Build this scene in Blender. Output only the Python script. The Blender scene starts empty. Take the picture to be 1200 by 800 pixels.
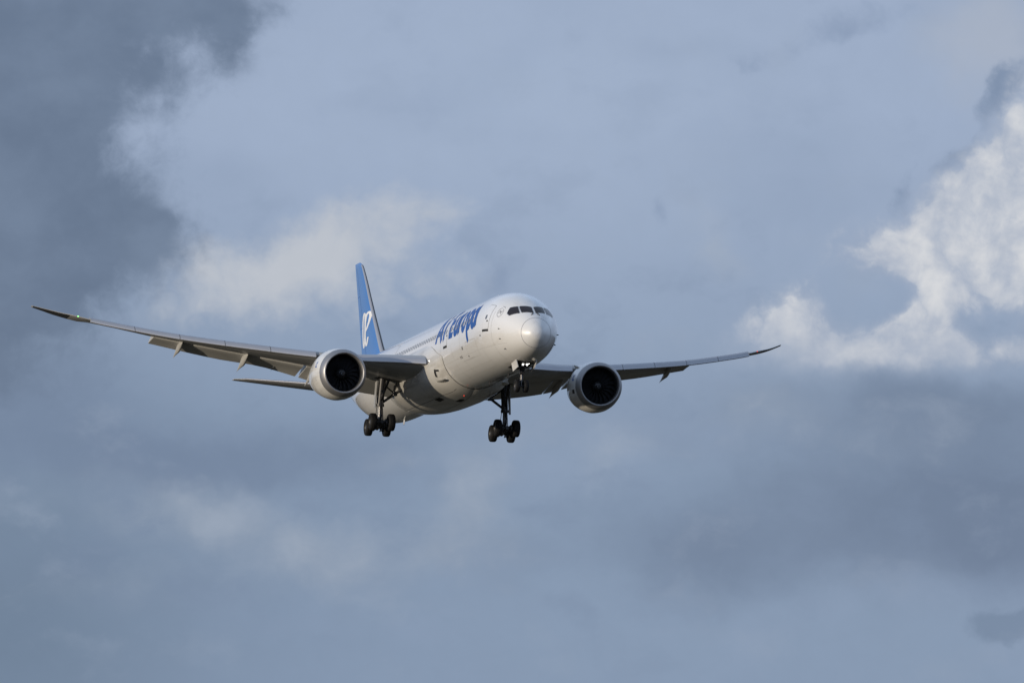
import bpy, bmesh, math, random
from mathutils import Vector, Matrix

S = bpy.context.scene
COL = S.collection
R = math.radians
random.seed(7)

# ------------------------------------------------------------------ camera
EL = R(3.7)                                   # the lens looks a little above the horizon
cam_d = bpy.data.cameras.new('camera')
cam = bpy.data.objects.new('camera', cam_d)
COL.objects.link(cam)
S.camera = cam
cam_d.sensor_width = 36.0
cam_d.lens = 270.53
cam_d.clip_start = 1.0
cam_d.clip_end = 60000.0
cam.location = (0, 0, 2.0)
cam.rotation_euler = (math.pi / 2 + EL, 0, 0)

# ------------------------------------------------------------------ light and exposure
SUN_AZ, SUN_EL = R(180 + 58), R(7)            # low sun, behind and to the left of the photographer
sd = Vector((math.sin(SUN_AZ) * math.cos(SUN_EL), math.cos(SUN_AZ) * math.cos(SUN_EL), math.sin(SUN_EL)))
sun_d = bpy.data.lights.new('sun', 'SUN')
sun = bpy.data.objects.new('sun', sun_d)
COL.objects.link(sun)
sun_d.energy = 2.95
sun_d.angle = R(0.6)
sun_d.color = (1.0, 0.855, 0.65)
sun.rotation_euler = sd.to_track_quat('Z', 'Y').to_euler()
S.view_settings.view_transform = 'Standard'
S.view_settings.look = 'None'
S.view_settings.exposure = 0.0
S.view_settings.gamma = 1.0
S.render.engine = 'CYCLES'
S.cycles.max_bounces = 6


# ------------------------------------------------------------------ node helpers
class NT:
    def __init__(self, tree):
        self.t = tree
        self.n = tree.nodes
        self.l = tree.links

    def set(self, sock, v):
        if isinstance(v, bpy.types.NodeSocket):
            self.l.new(v, sock)
        elif isinstance(v, (tuple, list)):
            v = tuple(v)
            if len(sock.default_value) == 4 and len(v) == 3:
                v = v + (1,)
            sock.default_value = v
        else:
            sock.default_value = v

    def m(self, op, a, b=None, c=None, clamp=False):
        k = self.n.new('ShaderNodeMath')
        k.operation = op
        k.use_clamp = clamp
        self.set(k.inputs[0], a)
        if b is not None:
            self.set(k.inputs[1], b)
        if c is not None:
            self.set(k.inputs[2], c)
        return k.outputs[0]

    def add(self, a, b): return self.m('ADD', a, b)
    def sub(self, a, b): return self.m('SUBTRACT', a, b)
    def mul(self, a, b): return self.m('MULTIPLY', a, b)

    def noise(self, vec, scale, detail=5, rough=.55, dist=0, lac=2.0):
        k = self.n.new('ShaderNodeTexNoise')
        self.set(k.inputs['Vector'], vec)
        k.inputs['Scale'].default_value = scale
        k.inputs['Detail'].default_value = detail
        k.inputs['Roughness'].default_value = rough
        k.inputs['Lacunarity'].default_value = lac
        k.inputs['Distortion'].default_value = dist
        return k.outputs['Fac']

    def xyz(self, x, y, z=0.0):
        k = self.n.new('ShaderNodeCombineXYZ')
        self.set(k.inputs[0], x); self.set(k.inputs[1], y); self.set(k.inputs[2], z)
        return k.outputs[0]

    def sep(self, v):
        k = self.n.new('ShaderNodeSeparateXYZ')
        self.set(k.inputs[0], v)
        return k.outputs

    def smooth(self, v, a, b, lo=0.0, hi=1.0):
        k = self.n.new('ShaderNodeMapRange')
        k.interpolation_type = 'SMOOTHSTEP'
        self.set(k.inputs['Value'], v)
        k.inputs['From Min'].default_value = a
        k.inputs['From Max'].default_value = b
        k.inputs['To Min'].default_value = lo
        k.inputs['To Max'].default_value = hi
        return k.outputs['Result']

    def mix(self, f, a, b):
        k = self.n.new('ShaderNodeMix')
        k.data_type = 'RGBA'
        self.set(k.inputs[0], f)
        self.set(k.inputs[6], a)
        self.set(k.inputs[7], b)
        return k.outputs[2]


def lin(r, g, b):
    f = lambda c: (c / 255 / 12.92) if c <= 10 else ((c / 255 + .055) / 1.055) ** 2.4
    return (f(r), f(g), f(b), 1)


# ------------------------------------------------------------------ sky: Nishita air with layered cloud banks
def make_sky():
    w = bpy.data.worlds.new('World')
    S.world = w
    w.use_nodes = True
    t = NT(w.node_tree)
    bg = t.n['Background']
    sky = t.n.new('ShaderNodeTexSky')
    sky.sky_type = 'NISHITA'
    sky.sun_disc = False
    sky.sun_elevation = SUN_EL
    sky.sun_rotation = SUN_AZ
    tc = t.n.new('ShaderNodeTexCoord')
    x, y, z = t.sep(tc.outputs['Generated'])[:3]
    # azimuth / elevation chart of the sky: one unit = 0.635 degrees
    az = t.m('ARCTAN2', x, y)
    el = t.m('ARCSINE', z)
    k = 1.0 / R(0.6354)
    U = t.add(t.mul(az, k), 6.0)
    V = t.sub(4.0, t.mul(t.sub(el, EL), k))
    P = t.xyz(U, V, 0.0)
    # turbulence bends the banks
    w1 = t.sub(t.noise(t.xyz(U, V, 3.1), 0.9, 5, .55), .5)
    w2 = t.sub(t.noise(t.xyz(U, V, 8.7), 0.9, 5, .55), .5)
    Uw = t.add(U, t.mul(w1, 1.1))
    Vw = t.add(V, t.mul(w2, .9))
    Ua = t.add(U, t.mul(w1, .45))
    Va = t.add(V, t.mul(w2, .45))
    Ub = t.add(U, t.mul(w1, .3))
    Vb = t.add(V, t.mul(w2, .3))
    fine = t.sub(t.noise(t.xyz(Ua, Va, 1.3), 1.7, 9, .6), .5)
    wisp = t.sub(t.noise(t.xyz(Ua, Va, 4.4), 3.6, 8, .6), .5)
    soft = t.sub(t.noise(t.xyz(t.mul(U, .55), V, 5.5), 0.7, 3, .45), .5)
    mott = t.sub(t.noise(t.xyz(t.mul(Ua, .7), Va, 11.0), 1.1, 7, .56), .5)

    def billow(z, sc, det):
        # rounded heads with creased hollows, as cumulus has
        n_ = t.noise(t.xyz(Ua, Va, z), sc, det, .52)
        return t.sub(t.m('ABSOLUTE', t.mul(t.sub(n_, .5), 4.0)), .42)
    bil = t.add(t.mul(billow(2.2, 1.5, 5), .85), t.mul(billow(6.6, 3.4, 5), .2))

    def blob(cx, cy, rx, ry, amp=1.0, rot=0.0, warp=True):
        u, v = (Ub, Vb) if warp == 2 else (Uw, Vw) if warp else (U, V)
        du, dv = t.sub(u, cx), t.sub(v, cy)
        if rot:
            c, s = math.cos(R(rot)), math.sin(R(rot))
            du, dv = t.add(t.mul(du, c), t.mul(dv, s)), t.sub(t.mul(dv, c), t.mul(du, s))
        q = t.add(t.m('POWER', t.mul(t.m('ABSOLUTE', du), 1 / rx), 2.0), t.m('POWER', t.mul(t.m('ABSOLUTE', dv), 1 / ry), 2.0))
        g = t.m('EXPONENT', t.mul(q, -1.0))
        return g if amp == 1.0 else t.mul(g, amp)

    def total(bs, warp=None):
        r = None
        for b in bs:
            g = blob(*b) if warp is None else blob(*(tuple(b) + (1.0, 0)[len(b) - 4:] if len(b) < 6 else b), warp)
            r = g if r is None else t.add(r, g)
        return r

    # high thin overcast: palest in the middle of the upper half, duller and bluer low down
    col = t.mix(t.smooth(V, 1.0, 6.0), lin(159, 173, 201), lin(137, 154, 181))
    col = t.mix(t.mul(total([(6.2, 1.2, 3.6, 1.6, 1.0, 0, False)]), .4), col, lin(167, 181, 207))
    col = t.mix(t.smooth(t.add(soft, t.mul(fine, .25)), -.05, .28, 0, .5), col, lin(146, 161, 189))
    # duller air in the lower left corner
    col = t.mix(t.mul(total([(.0, 7.2, 2.4, 2.2, 1.0, 0, False)]), .85), col, lin(106, 124, 148))
    col = t.mix(t.mul(total([(2.2, 6.3, 3.2, 2.2, 1.0, 0, False)]), .35), col, lin(122, 139, 167))
    # broad grey decks low in the picture
    f = t.add(total([(10.2, 5.9, 2.9, .85, .95, -3), (12.2, 6.2, 1.7, .9), (10.9, 4.7, 2.8, .5, .8, 2), (8.3, 6.6, 1.6, .45, .55, 6), (7.4, 4.9, 1.2, .4, .3)]), t.mul(mott, .9))
    col = t.mix(t.smooth(f, .05, 1.4, 0, .92), col, lin(111, 126, 153))
    f = t.add(total([(2.6, 5.40, 2.6, .36, .95, 2), (.2, 4.7, 2.0, .8, .9), (1.1, 6.5, .7, .4, .5, -30), (5.4, 6.4, 1.9, .5, .45), (4.6, 4.95, 1.2, .35, .45), (8.0, 7.1, 1.2, .25, .3)]), t.mul(mott, 1.0))
    col = t.mix(t.smooth(f, .1, 1.1, 0, .85), col, lin(116, 132, 160))
    f = t.add(total([(11.85, 7.35, .62, .27)]), t.mul(fine, .7))
    col = t.mix(t.smooth(f, .4, .75, 0, .6), col, lin(113, 130, 157))
    # pale soft banks
    b_ = total([(2.2, 5.95, 1.6, .38, .85, 8), (4.2, 6.5, 1.9, .42, .8, -6), (5.5, 5.7, .55, .7, .7, 25), (7.2, 5.4, .38, .6, .9, 30), (4.6, 5.35, .45, .18, .5), (1.2, 6.9, 1.2, .3, .4),
                (8.35, 2.85, .3, .45, .95, -25), (9.9, 4.15, 1.3, .28, .8), (8.9, 4.8, .9, .35, .6), (10.6, 5.2, .8, .25, .3)])
    f = t.mul(b_, t.add(t.add(t.mul(mott, 2.2), t.mul(fine, 1.0)), .9))
    col = t.mix(t.smooth(f, .05, 1.5, 0, .6), col, lin(168, 176, 192))
    f = t.add(total([(11.75, .55, .8, .75, 1.0)]), t.mul(mott, .8))
    col = t.mix(t.smooth(f, .15, 1.0, 0, .65), col, lin(174, 180, 197))
    # everything carries the mottling of thin layered cloud
    lowband = t.mul(t.smooth(V, 1.5, 4.5, .3, 1.0), t.smooth(V, 8.2, 6.2, .45, 1.0))
    col = t.mix(t.mul(t.smooth(mott, .03, .25, 0, .36), lowband), col, lin(158, 170, 192))
    col = t.mix(t.mul(t.smooth(mott, -.02, -.22, 0, .42), lowband), col, lin(121, 137, 165))
    # sunlit bank behind the tail
    b_ = total([(3.45, 3.02, .8, .38, 1.2, -25), (4.4, 2.7, .7, .42, .8, -15), (5.3, 2.5, .6, .3, .55), (2.45, 3.1, .6, .4, .75, -20), (4.2, 3.35, 1.3, .5, .6), (2.5, 3.65, 1.2, .3, .5), (5.6, 3.1, .6, .35, .3)])
    f = t.add(b_, t.mul(t.smooth(b_, .03, .4), t.add(t.mul(t.add(fine, mott), 1.0), t.mul(bil, .5))))
    col = t.mix(t.smooth(f, .12, 1.45, 0, .95), col, lin(192, 195, 206))
    # faint dark shreds
    f = t.add(total([(6.0, 3.2, .5, .2, .8, -25), (7.75, 2.5, .25, .25, .7, -40), (9.9, .3, 1.1, .28, .7, -10), (8.8, .7, .5, .16, .55)]), t.mul(fine, 1.2))
    col = t.mix(t.smooth(f, .35, 1.0, 0, .65), col, lin(130, 146, 176))
    f = t.add(total([(11.75, 1.2, .25, .45, 1.0, 35), (11.25, 1.95, .25, .35, .75, 20), (10.65, 2.2, .2, .35, .55, 20)]), t.mul(t.add(fine, wisp), 1.0))
    col = t.mix(t.smooth(f, .25, .95, 0, .85), col, lin(121, 138, 168))
    # the big shaded bank in the upper left
    f = t.add(total([(-.1, .6, 1.7, 1.4, 1.6), (-.9, 2.6, 2.1, 1.7, 1.6), (2.3, .05, 1.15, .42, 1.05), (2.75, .7, .32, .36, .75, 0), (1.9, .85, .6, .3, .45), (1.65, 2.65, .7, .45, .85, 20), (.5, 3.2, 1.4, .55, .7), (-.3, 4.3, 1.4, .7, .5)], 2), t.mul(fine, .95))
    f = t.add(f, t.mul(wisp, .75))
    body = t.mix(t.smooth(t.add(mott, t.mul(fine, .3)), -.25, .3), lin(101, 116, 142), lin(114, 129, 155))
    col = t.mix(t.smooth(f, .26, 1.12, 0, .95), col, body)
    # bright cumulus on the right with blue-grey hollows
    b_ = total([(10.35, 3.0, .55, .42, 1.2), (11.1, 2.62, .6, .45, 1.1, -40), (11.55, 2.2, .55, .45, 1.1, -45), (12.0, 1.6, .42, .6, 1.1, 10), (11.1, 3.2, .5, .32, 1.0),
                (11.8, 3.2, .6, .55, 1.1), (9.4, 3.72, .6, .38, 1.2, -20), (10.85, 3.75, .55, .36, 1.25, -20), (9.8, 4.1, 1.2, .34, .95), (11.0, 4.2, 1.0, .25, .5), (12.5, 2.7, .8, 1.1, 1.0), (11.4, 4.0, 1.0, .32, .55)], 2)
    hollow = total([(10.25, 3.52, .5, .26, 1.45, -8), (11.4, 2.9, .22, .12, .6), (11.8, 2.6, .3, .15, .7, -30), (11.6, 3.75, .5, .2, 1.0), (9.9, 3.4, .24, .3, .8), (11.5, 3.4, .2, .14, .5)], 2)
    reg = t.smooth(b_, .05, .4)
    edge = t.add(t.add(t.mul(fine, 1.0), t.mul(wisp, .45)), t.mul(bil, .36))
    f = t.add(t.sub(b_, t.mul(hollow, .75)), t.mul(edge, reg))
    pf = t.add(t.m('MINIMUM', f, .95), t.add(t.mul(bil, .75), t.mul(fine, 1.5)))
    puff = t.mix(t.smooth(pf, .1, 1.6), lin(160, 171, 195), lin(224, 222, 226))
    # the shaded base thins out into the grey deck below
    base = t.smooth(t.add(V, t.mul(t.add(fine, mott), 1.2)), 4.75, 3.55, .0, 1.0)
    puff = t.mix(base, lin(163, 173, 195), puff)
    col = t.mix(t.mul(t.smooth(f, .08, 1.08, 0, .95), t.smooth(base, 0, .8, .25, 1.0)), col, puff)
    # the overcast thins and brightens towards the zenith
    col = t.mix(t.smooth(el, .14, .5), col, lin(200, 220, 255))
    # a little grain of unresolved cloud everywhere
    g = t.add(1.0, t.mul(t.add(fine, wisp), .045))
    gcol = t.n.new('ShaderNodeVectorMath'); gcol.operation = 'MULTIPLY'
    t.l.new(col, gcol.inputs[0]); t.l.new(t.xyz(t.mul(g, .972), t.mul(g, .998), t.mul(g, .982)), gcol.inputs[1])
    cloud = gcol.outputs[0]
    # clear Nishita air shows between the clouds overhead and around the sun
    air = t.n.new('ShaderNodeVectorMath'); air.operation = 'SCALE'
    t.l.new(sky.outputs[0], air.inputs[0]); air.inputs['Scale'].default_value = 1.0
    bg2 = t.n.new('ShaderNodeBackground')
    t.l.new(air.outputs[0], bg2.inputs[0]); bg2.inputs[1].default_value = 0.12
    t.l.new(cloud, bg.inputs[0]); bg.inputs[1].default_value = 1.0
    cover = t.smooth(t.add(el, t.mul(soft, .12)), .25, .75, .97, .45)
    ms = t.n.new('ShaderNodeMixShader')
    t.set(ms.inputs[0], cover)
    t.l.new(bg2.outputs[0], ms.inputs[1]); t.l.new(bg.outputs[0], ms.inputs[2])
    t.l.new(ms.outputs[0], t.n['World Output'].inputs[0])


make_sky()


# ------------------------------------------------------------------ materials
def mat(name, col, rough=.4, metal=0.0, coat=0.0, emit=None, estr=0.0, dirt=0.0, dcol=(.2, .17, .13), dscale=(.25, 1.2, 1.2), rvar=0.0, spec=.5):
    m = bpy.data.materials.new(name)
    m.use_nodes = True
    t = NT(m.node_tree)
    b = t.n['Principled BSDF']
    b.inputs['Base Color'].default_value = tuple(col[:3]) + (1,)
    b.inputs['Roughness'].default_value = rough
    b.inputs['Metallic'].default_value = metal
    b.inputs['Specular IOR Level'].default_value = spec
    b.inputs['Coat Weight'].default_value = coat
    b.inputs['Coat Roughness'].default_value = .045
    if emit:
        b.inputs['Emission Color'].default_value = tuple(emit[:3]) + (1,)
        b.inputs['Emission Strength'].default_value = estr
    if dirt or rvar:
        tc = t.n.new('ShaderNodeTexCoord')
        mp = t.n.new('ShaderNodeMapping')
        mp.inputs['Scale'].default_value = dscale
        t.l.new(tc.outputs['Object'], mp.inputs[0])
        n = t.noise(mp.outputs[0], 1.0, 7, .62)
        if dirt:
            c = t.mix(t.smooth(n, .46, .78, 0, dirt), tuple(col[:3]) + (1,), tuple(dcol) + (1,))
            t.l.new(c, b.inputs['Base Color'])
        if rvar:
            t.l.new(t.smooth(n, .3, .7, rough - rvar, rough + rvar), b.inputs['Roughness'])
    return m


M = dict(
    white=mat('white_paint', (.72, .72, .725), .35, coat=1.0, dirt=.34, dcol=(.42, .38, .33), dscale=(.16, 1.3, 1.3), rvar=.06),
    fairing=mat('fairing_paint', (.55, .54, .52), .35, coat=.7, dirt=.6, dcol=(.22, .2, .17), dscale=(.22, 1.0, 1.0), rvar=.08),
    wing=mat('wing_grey', (.33, .335, .34), .38, dirt=.45, dcol=(.17, .16, .15), dscale=(.5, .35, .5), rvar=.08),
    flap=mat('flap_grey', (.42, .42, .415), .4, dirt=.35, dcol=(.22, .2, .18), dscale=(.7, .3, .6)),
    slat=mat('bare_metal', (.40, .41, .45), .36, metal=.5, dirt=.4, dcol=(.32, .32, .34), dscale=(.6, .25, .6)),
    lip=mat('inlet_metal', (.34, .34, .355), .5, metal=.8, rvar=.06, dscale=(1, 1, 1)),
    nacelle=mat('nacelle_paint', (.66, .655, .64), .32, coat=.6, dirt=.5, dcol=(.32, .29, .25), dscale=(.4, 1.3, 1.3)),
    liner=mat('inlet_liner', (.03, .031, .034), .5),
    fan=mat('fan_blade', (.085, .088, .098), .28, metal=.6),
    blue=mat('tail_blue', (.026, .15, .46), .3, coat=.3, dirt=.25, dcol=(.10, .22, .50), dscale=(.5, .5, .35)),
    letter=mat('letter_blue', (.003, .07, .31), .45, spec=.3),
    mark=mat('white_mark', (.80, .80, .80), .3, coat=.2),
    glass=mat('cockpit_glass', (.018, .012, .013), .1, spec=.3),
    pane=mat('cabin_glass', (.06, .068, .085), .15),
    line=mat('gap_line', (.13, .13, .135), .6),
    badge=mat('badge_grey', (.24, .25, .28), .5),
    faint=mat('panel_line', (.42, .42, .42), .5),
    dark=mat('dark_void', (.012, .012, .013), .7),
    gear=mat('gear_metal', (.05, .05, .054), .45, metal=.4, dirt=.6, dcol=(.04, .04, .04), dscale=(2, 2, 2)),
    chrome=mat('oleo_chrome', (.13, .13, .135), .35, metal=1.0),
    tyre=mat('tyre_rubber', (.010, .010, .011), .7, dirt=.5, dcol=(.018, .017, .017), dscale=(3, 3, 3), spec=.2),
    rim=mat('wheel_rim', (.045, .045, .048), .5, metal=.3),
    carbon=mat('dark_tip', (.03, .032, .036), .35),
    lamp=mat('landing_lamp', (.9, .9, .9), .2, emit=(1, .97, .9), estr=4.0),
    red=mat('red_lamp', (.6, .02, .01), .3, emit=(1, .07, .03), estr=.8),
    green=mat('green_lamp', (.1, .6, .1), .3, emit=(.25, 1, .2), estr=3.0),
    gold=mat('metal_edge', (.6, .58, .55), .3, metal=.8),
)


# ------------------------------------------------------------------ mesh builder (aircraft space: s aft of nose, y to port, z up)
class MB:
    def __init__(self):
        self.v, self.f, self.mi, self.sm = [], [], [], []

    def vert(self, s, y, z):
        self.v.append((-s, y, z))
        return len(self.v) - 1

    def face(self, idx, mi=0, smooth=True):
        self.f.append(tuple(idx)); self.mi.append(mi); self.sm.append(smooth)

    def loft(self, rings, closed=True, cap0=False, cap1=False, mi=0, smooth=True):
        ids = [[self.vert(*p) for p in r] for r in rings]
        n = len(ids[0])
        for a, b in zip(ids[:-1], ids[1:]):
            for i in range(n if closed else n - 1):
                j = (i + 1) % n
                self.face((a[i], a[j], b[j], b[i]), mi, smooth)
        if cap0: self.face(ids[0], mi, False)
        if cap1: self.face(list(reversed(ids[-1])), mi, False)
        return ids

    def tube(self, p, q, r0, r1=None, n=12, mi=0):
        r1 = r0 if r1 is None else r1
        p, q = Vector(p), Vector(q)
        d = (q - p).normalized()
        u = d.orthogonal().normalized(); w = d.cross(u)
        rings = []
        for c, r in ((p, r0), (q, r1)):
            rings.append([tuple(c + (u * math.cos(2 * math.pi * i / n) + w * math.sin(2 * math.pi * i / n)) * r) for i in range(n)])
        self.loft(rings, True, True, True, mi)

    def box(self, c, h, rot=None, mi=0):
        # bevelled box
        m = rot or Matrix.Identity(3)
        c = Vector(c)
        b = min(h) * .25
        bm = bmesh.new()
        bmesh.ops.create_cube(bm, size=2)
        for v in bm.verts:
            v.co = Vector((v.co.x * h[0], v.co.y * h[1], v.co.z * h[2]))
        bmesh.ops.bevel(bm, geom=list(bm.edges), offset=b, segments=1, affect='EDGES')
        base = len(self.v)
        bm.verts.ensure_lookup_table()
        for v in bm.verts:
            p = c + m @ v.co
            self.vert(*p)
        for f in bm.faces:
            self.face([base + v.index for v in f.verts], mi, False)
        bm.free()

    def lathe(self, prof, c, ax, n=48, mi=0, smooth=True, capend=False):
        """prof: list of (along axis, radius); ax: unit axis in (s,y,z)"""
        ax = Vector(ax).normalized()
        u = ax.orthogonal().normalized()
        # keep a stable frame
        up = Vector((0, 0, 1)) if abs(ax.z) < .9 else Vector((1, 0, 0))
        u = (up - ax * up.dot(ax)).normalized()
        w = ax.cross(u)
        c = Vector(c)
        rings = []
        for a, r in prof:
            rings.append([tuple(c + ax * a + (u * math.cos(2 * math.pi * i / n) + w * math.sin(2 * math.pi * i / n)) * max(r, .0005)) for i in range(n)])
        return self.loft(rings, True, False, capend, mi, smooth)

    def pieces(self, name, mats, parent):
        """every separate strip becomes a part of its own"""
        par = list(range(len(self.v)))

        def root(i):
            while par[i] != i:
                par[i] = par[par[i]]; i = par[i]
            return i
        for f in self.f:
            for j in f[1:]: par[root(j)] = root(f[0])
        groups = {}
        for i, f in enumerate(self.f): groups.setdefault(root(f[0]), []).append(i)
        for ids in groups.values():
            q = MB(); mp = {}
            for i in ids:
                for j in self.f[i]:
                    if j not in mp: mp[j] = len(q.v); q.v.append(self.v[j])
                q.face([mp[j] for j in self.f[i]], self.mi[i], self.sm[i])
            q.build(name, mats, parent, normals=False)

    def build(self, name, mats, parent=None, normals=True, autosmooth=None):
        me = bpy.data.meshes.new(name)
        me.from_pydata(self.v, [], self.f)
        for i, p in enumerate(me.polygons):
            p.material_index = self.mi[i]
            p.use_smooth = self.sm[i]
        if not isinstance(mats, (list, tuple)): mats = [mats]
        for k in mats: me.materials.append(M[k])
        if normals:
            bm = bmesh.new(); bm.from_mesh(me)
            bmesh.ops.recalc_face_normals(bm, faces=bm.faces)
            bm.to_mesh(me); bm.free()
        if autosmooth:
            me.set_sharp_from_angle(angle=R(autosmooth))
        me.update()
        o = bpy.data.objects.new(name, me)
        COL.objects.link(o)
        if parent: o.parent = parent
        return o


def pchip(x, y):
    n = len(x)
    h = [x[i + 1] - x[i] for i in range(n - 1)]
    d = [(y[i + 1] - y[i]) / h[i] for i in range(n - 1)]
    m = [0.0] * n
    for i in range(1, n - 1):
        if d[i - 1] * d[i] > 0:
            w1, w2 = 2 * h[i] + h[i - 1], h[i] + 2 * h[i - 1]
            m[i] = (w1 + w2) / (w1 / d[i - 1] + w2 / d[i])
    m[0], m[-1] = d[0], d[-1]

    def F(q):
        q = min(max(q, x[0]), x[-1])
        i = 0
        while i < n - 2 and q >= x[i + 1]: i += 1
        t = (q - x[i]) / h[i]
        return ((2 * t ** 3 - 3 * t * t + 1) * y[i] + (t ** 3 - 2 * t * t + t) * h[i] * m[i]
                + (-2 * t ** 3 + 3 * t * t) * y[i + 1] + (t ** 3 - t * t) * h[i] * m[i + 1])
    return F


# ------------------------------------------------------------------ ground, far below and all round
def make_ground():
    m = bpy.data.materials.new('dry_airfield_ground')
    m.use_nodes = True
    t = NT(m.node_tree)
    b = t.n['Principled BSDF']
    tc = t.n.new('ShaderNodeTexCoord')
    n1 = t.noise(tc.outputs['Object'], .004, 6, .6)
    n2 = t.noise(tc.outputs['Object'], .05, 8, .65)
    c = t.mix(t.smooth(n1, .35, .65), (.062, .05, .032), (.045, .041, .025))
    c = t.mix(t.smooth(n2, .4, .75), c, (.085, .068, .046))
    t.l.new(c, b.inputs['Base Color'])
    b.inputs['Roughness'].default_value = .95
    b.inputs['Specular IOR Level'].default_value = .1
    me = bpy.data.meshes.new('ground')
    bm = bmesh.new()
    prev = [bm.verts.new((0, 0, 0))]
    for r in (60, 200, 800, 3000, 9000, 25000):
        ring = []
        for i in range(64):
            a = 2 * math.pi * i / 64
            zz = 0 if r < 700 else random.uniform(-.8, 0)
            ring.append(bm.verts.new((r * math.cos(a), r * math.sin(a), zz)))
        for i in range(64):
            j = (i + 1) % 64
            if len(prev) == 1: bm.faces.new((prev[0], ring[i], ring[j]))
            else: bm.faces.new((prev[i], ring[i], ring[j], prev[j]))
        prev = ring
    bm.to_mesh(me); bm.free()
    me.materials.append(m)
    o = bpy.data.objects.new('ground', me)
    COL.objects.link(o)
    o['kind'] = 'structure'
    o['label'] = 'dry tan airfield ground below the flight path'


make_ground()

# ------------------------------------------------------------------ the airliner: an Empty that parents every part
jet = bpy.data.objects.new('passenger_jet', None)
COL.objects.link(jet)
jet['label'] = 'white twin-engine passenger jet with blue tail fin and lowered landing gear, flying under grey clouds'
jet['category'] = 'airplane'
jet.empty_display_size = 5
# attitude and position (in metres; nose towards the camera, 2.7 degrees nose up)
YAW, PIT, ROL = R(-13.63528), R(-6.75557), R(1.32714)
B = Matrix(((0, 1, 0), (0, 0, -1), (-1, 0, 0)))
Ry = Matrix(((math.cos(YAW), 0, math.sin(YAW)), (0, 1, 0), (-math.sin(YAW), 0, math.cos(YAW))))
Rx = Matrix(((1, 0, 0), (0, math.cos(PIT), -math.sin(PIT)), (0, math.sin(PIT), math.cos(PIT))))
Rz = Matrix(((math.cos(ROL), -math.sin(ROL), 0), (math.sin(ROL), math.cos(ROL), 0), (0, 0, 1)))
W = Matrix(((1, 0, 0), (0, math.sin(EL), math.cos(EL)), (0, -math.cos(EL), math.sin(EL))))
rot = W @ Rz @ Rx @ Ry @ B
loc = W @ Vector((1.93934, -1.53527, 560.1429)) + Vector((0, 0, 2.0))
jet.matrix_world = Matrix.Translation(loc) @ rot.to_4x4()

# fuselage lines
NS = [0, .03, .1, .2, .35, .6, 1.0, 1.5, 2.2, 3, 4, 5, 6.5, 8, 9.5]
NTp = [-.92, -.71, -.48, -.31, -.12, .145, .50, .86, 1.30, 1.73, 2.16, 2.48, 2.78, 2.92, 2.97]
NBt = [-.92, -1.12, -1.33, -1.48, -1.63, -1.84, -2.07, -2.26, -2.45, -2.6, -2.74, -2.83, -2.92, -2.96, -2.97]
NW = [0, .205, .41, .565, .735, .99, 1.32, 1.60, 1.90, 2.16, 2.42, 2.6, 2.78, 2.86, 2.885]
TS = [40, 42, 44, 46, 48, 50, 52, 54, 56, 58, 60, 61.5, 62.3]
TTp = [2.97, 2.97, 2.97, 2.97, 2.96, 2.94, 2.9, 2.82, 2.72, 2.58, 2.36, 2.1, 1.8]
TBt = [-2.97, -2.97, -2.965, -2.93, -2.76, -2.43, -1.99, -1.49, -.95, -.40, .16, .60, .95]
TW = [2.885, 2.885, 2.87, 2.81, 2.70, 2.52, 2.28, 1.98, 1.64, 1.27, .88, .55, .25]
fT, fB, fW = pchip(NS + TS, NTp + TTp), pchip(NS + TS, NBt + TBt), pchip(NS + TS, NW + TW)


def fus(s, th, off=0.0):
    """point on the fuselage skin; th in degrees from the crown towards starboard"""
    a = R(th)
    t, b, w = fT(s), fB(s), fW(s)
    h, m = (t - b) / 2, (t + b) / 2
    p = Vector((s, -w * math.sin(a), m + h * math.cos(a)))
    if off:
        e = .02
        s2 = s + e
        t2, b2, w2 = fT(s2), fB(s2), fW(s2)
        q = Vector((s2, -w2 * math.sin(a), (t2 + b2) / 2 + (t2 - b2) / 2 * math.cos(a)))
        tv = Vector((0, -w * math.cos(a), -h * math.sin(a)))
        n = (q - p).cross(tv)
        if n.length > 1e-9:
            n.normalize()
            if n.dot(Vector((0, -math.sin(a), math.cos(a)))) < 0: n = -n
            p = p + n * off
    return tuple(p)


SEAM = .74
st = [.0, .012, .03, .05, .08, .12, .16, .22, .3, .4, .5, .6, .68, SEAM]
st2 = [SEAM, .85, 1, 1.15, 1.3, 1.5, 1.75, 2, 2.3, 2.6, 3, 3.4, 3.8, 4.3, 4.8, 5.4, 6, 6.6, 7.2, 8, 8.7, 9.5] + [11 + 1.5 * i for i in range(20)] + [40 + .75 * i for i in range(30)] + [62.3]
NR = 128
mb = MB()
mb.loft([[fus(s, 360 * i / NR) for i in range(NR)] for s in st2], cap1=True)
fuselage = mb.build('fuselage', 'white', jet)
mb = MB()
mb.loft([[fus(s, 360 * i / NR) for i in range(NR)] for s in st])
mb.build('radome', 'white', jet)


def ring_band(mbb, s, width, off, t0=0, t1=360, n=128, mi=0):
    rings = []
    for ds in (-width / 2, width / 2):
        rings.append([fus(s + ds, t0 + (t1 - t0) * i / n, off) for i in range(n + 1)])
    mbb.loft(rings, closed=False, mi=mi)


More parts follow.
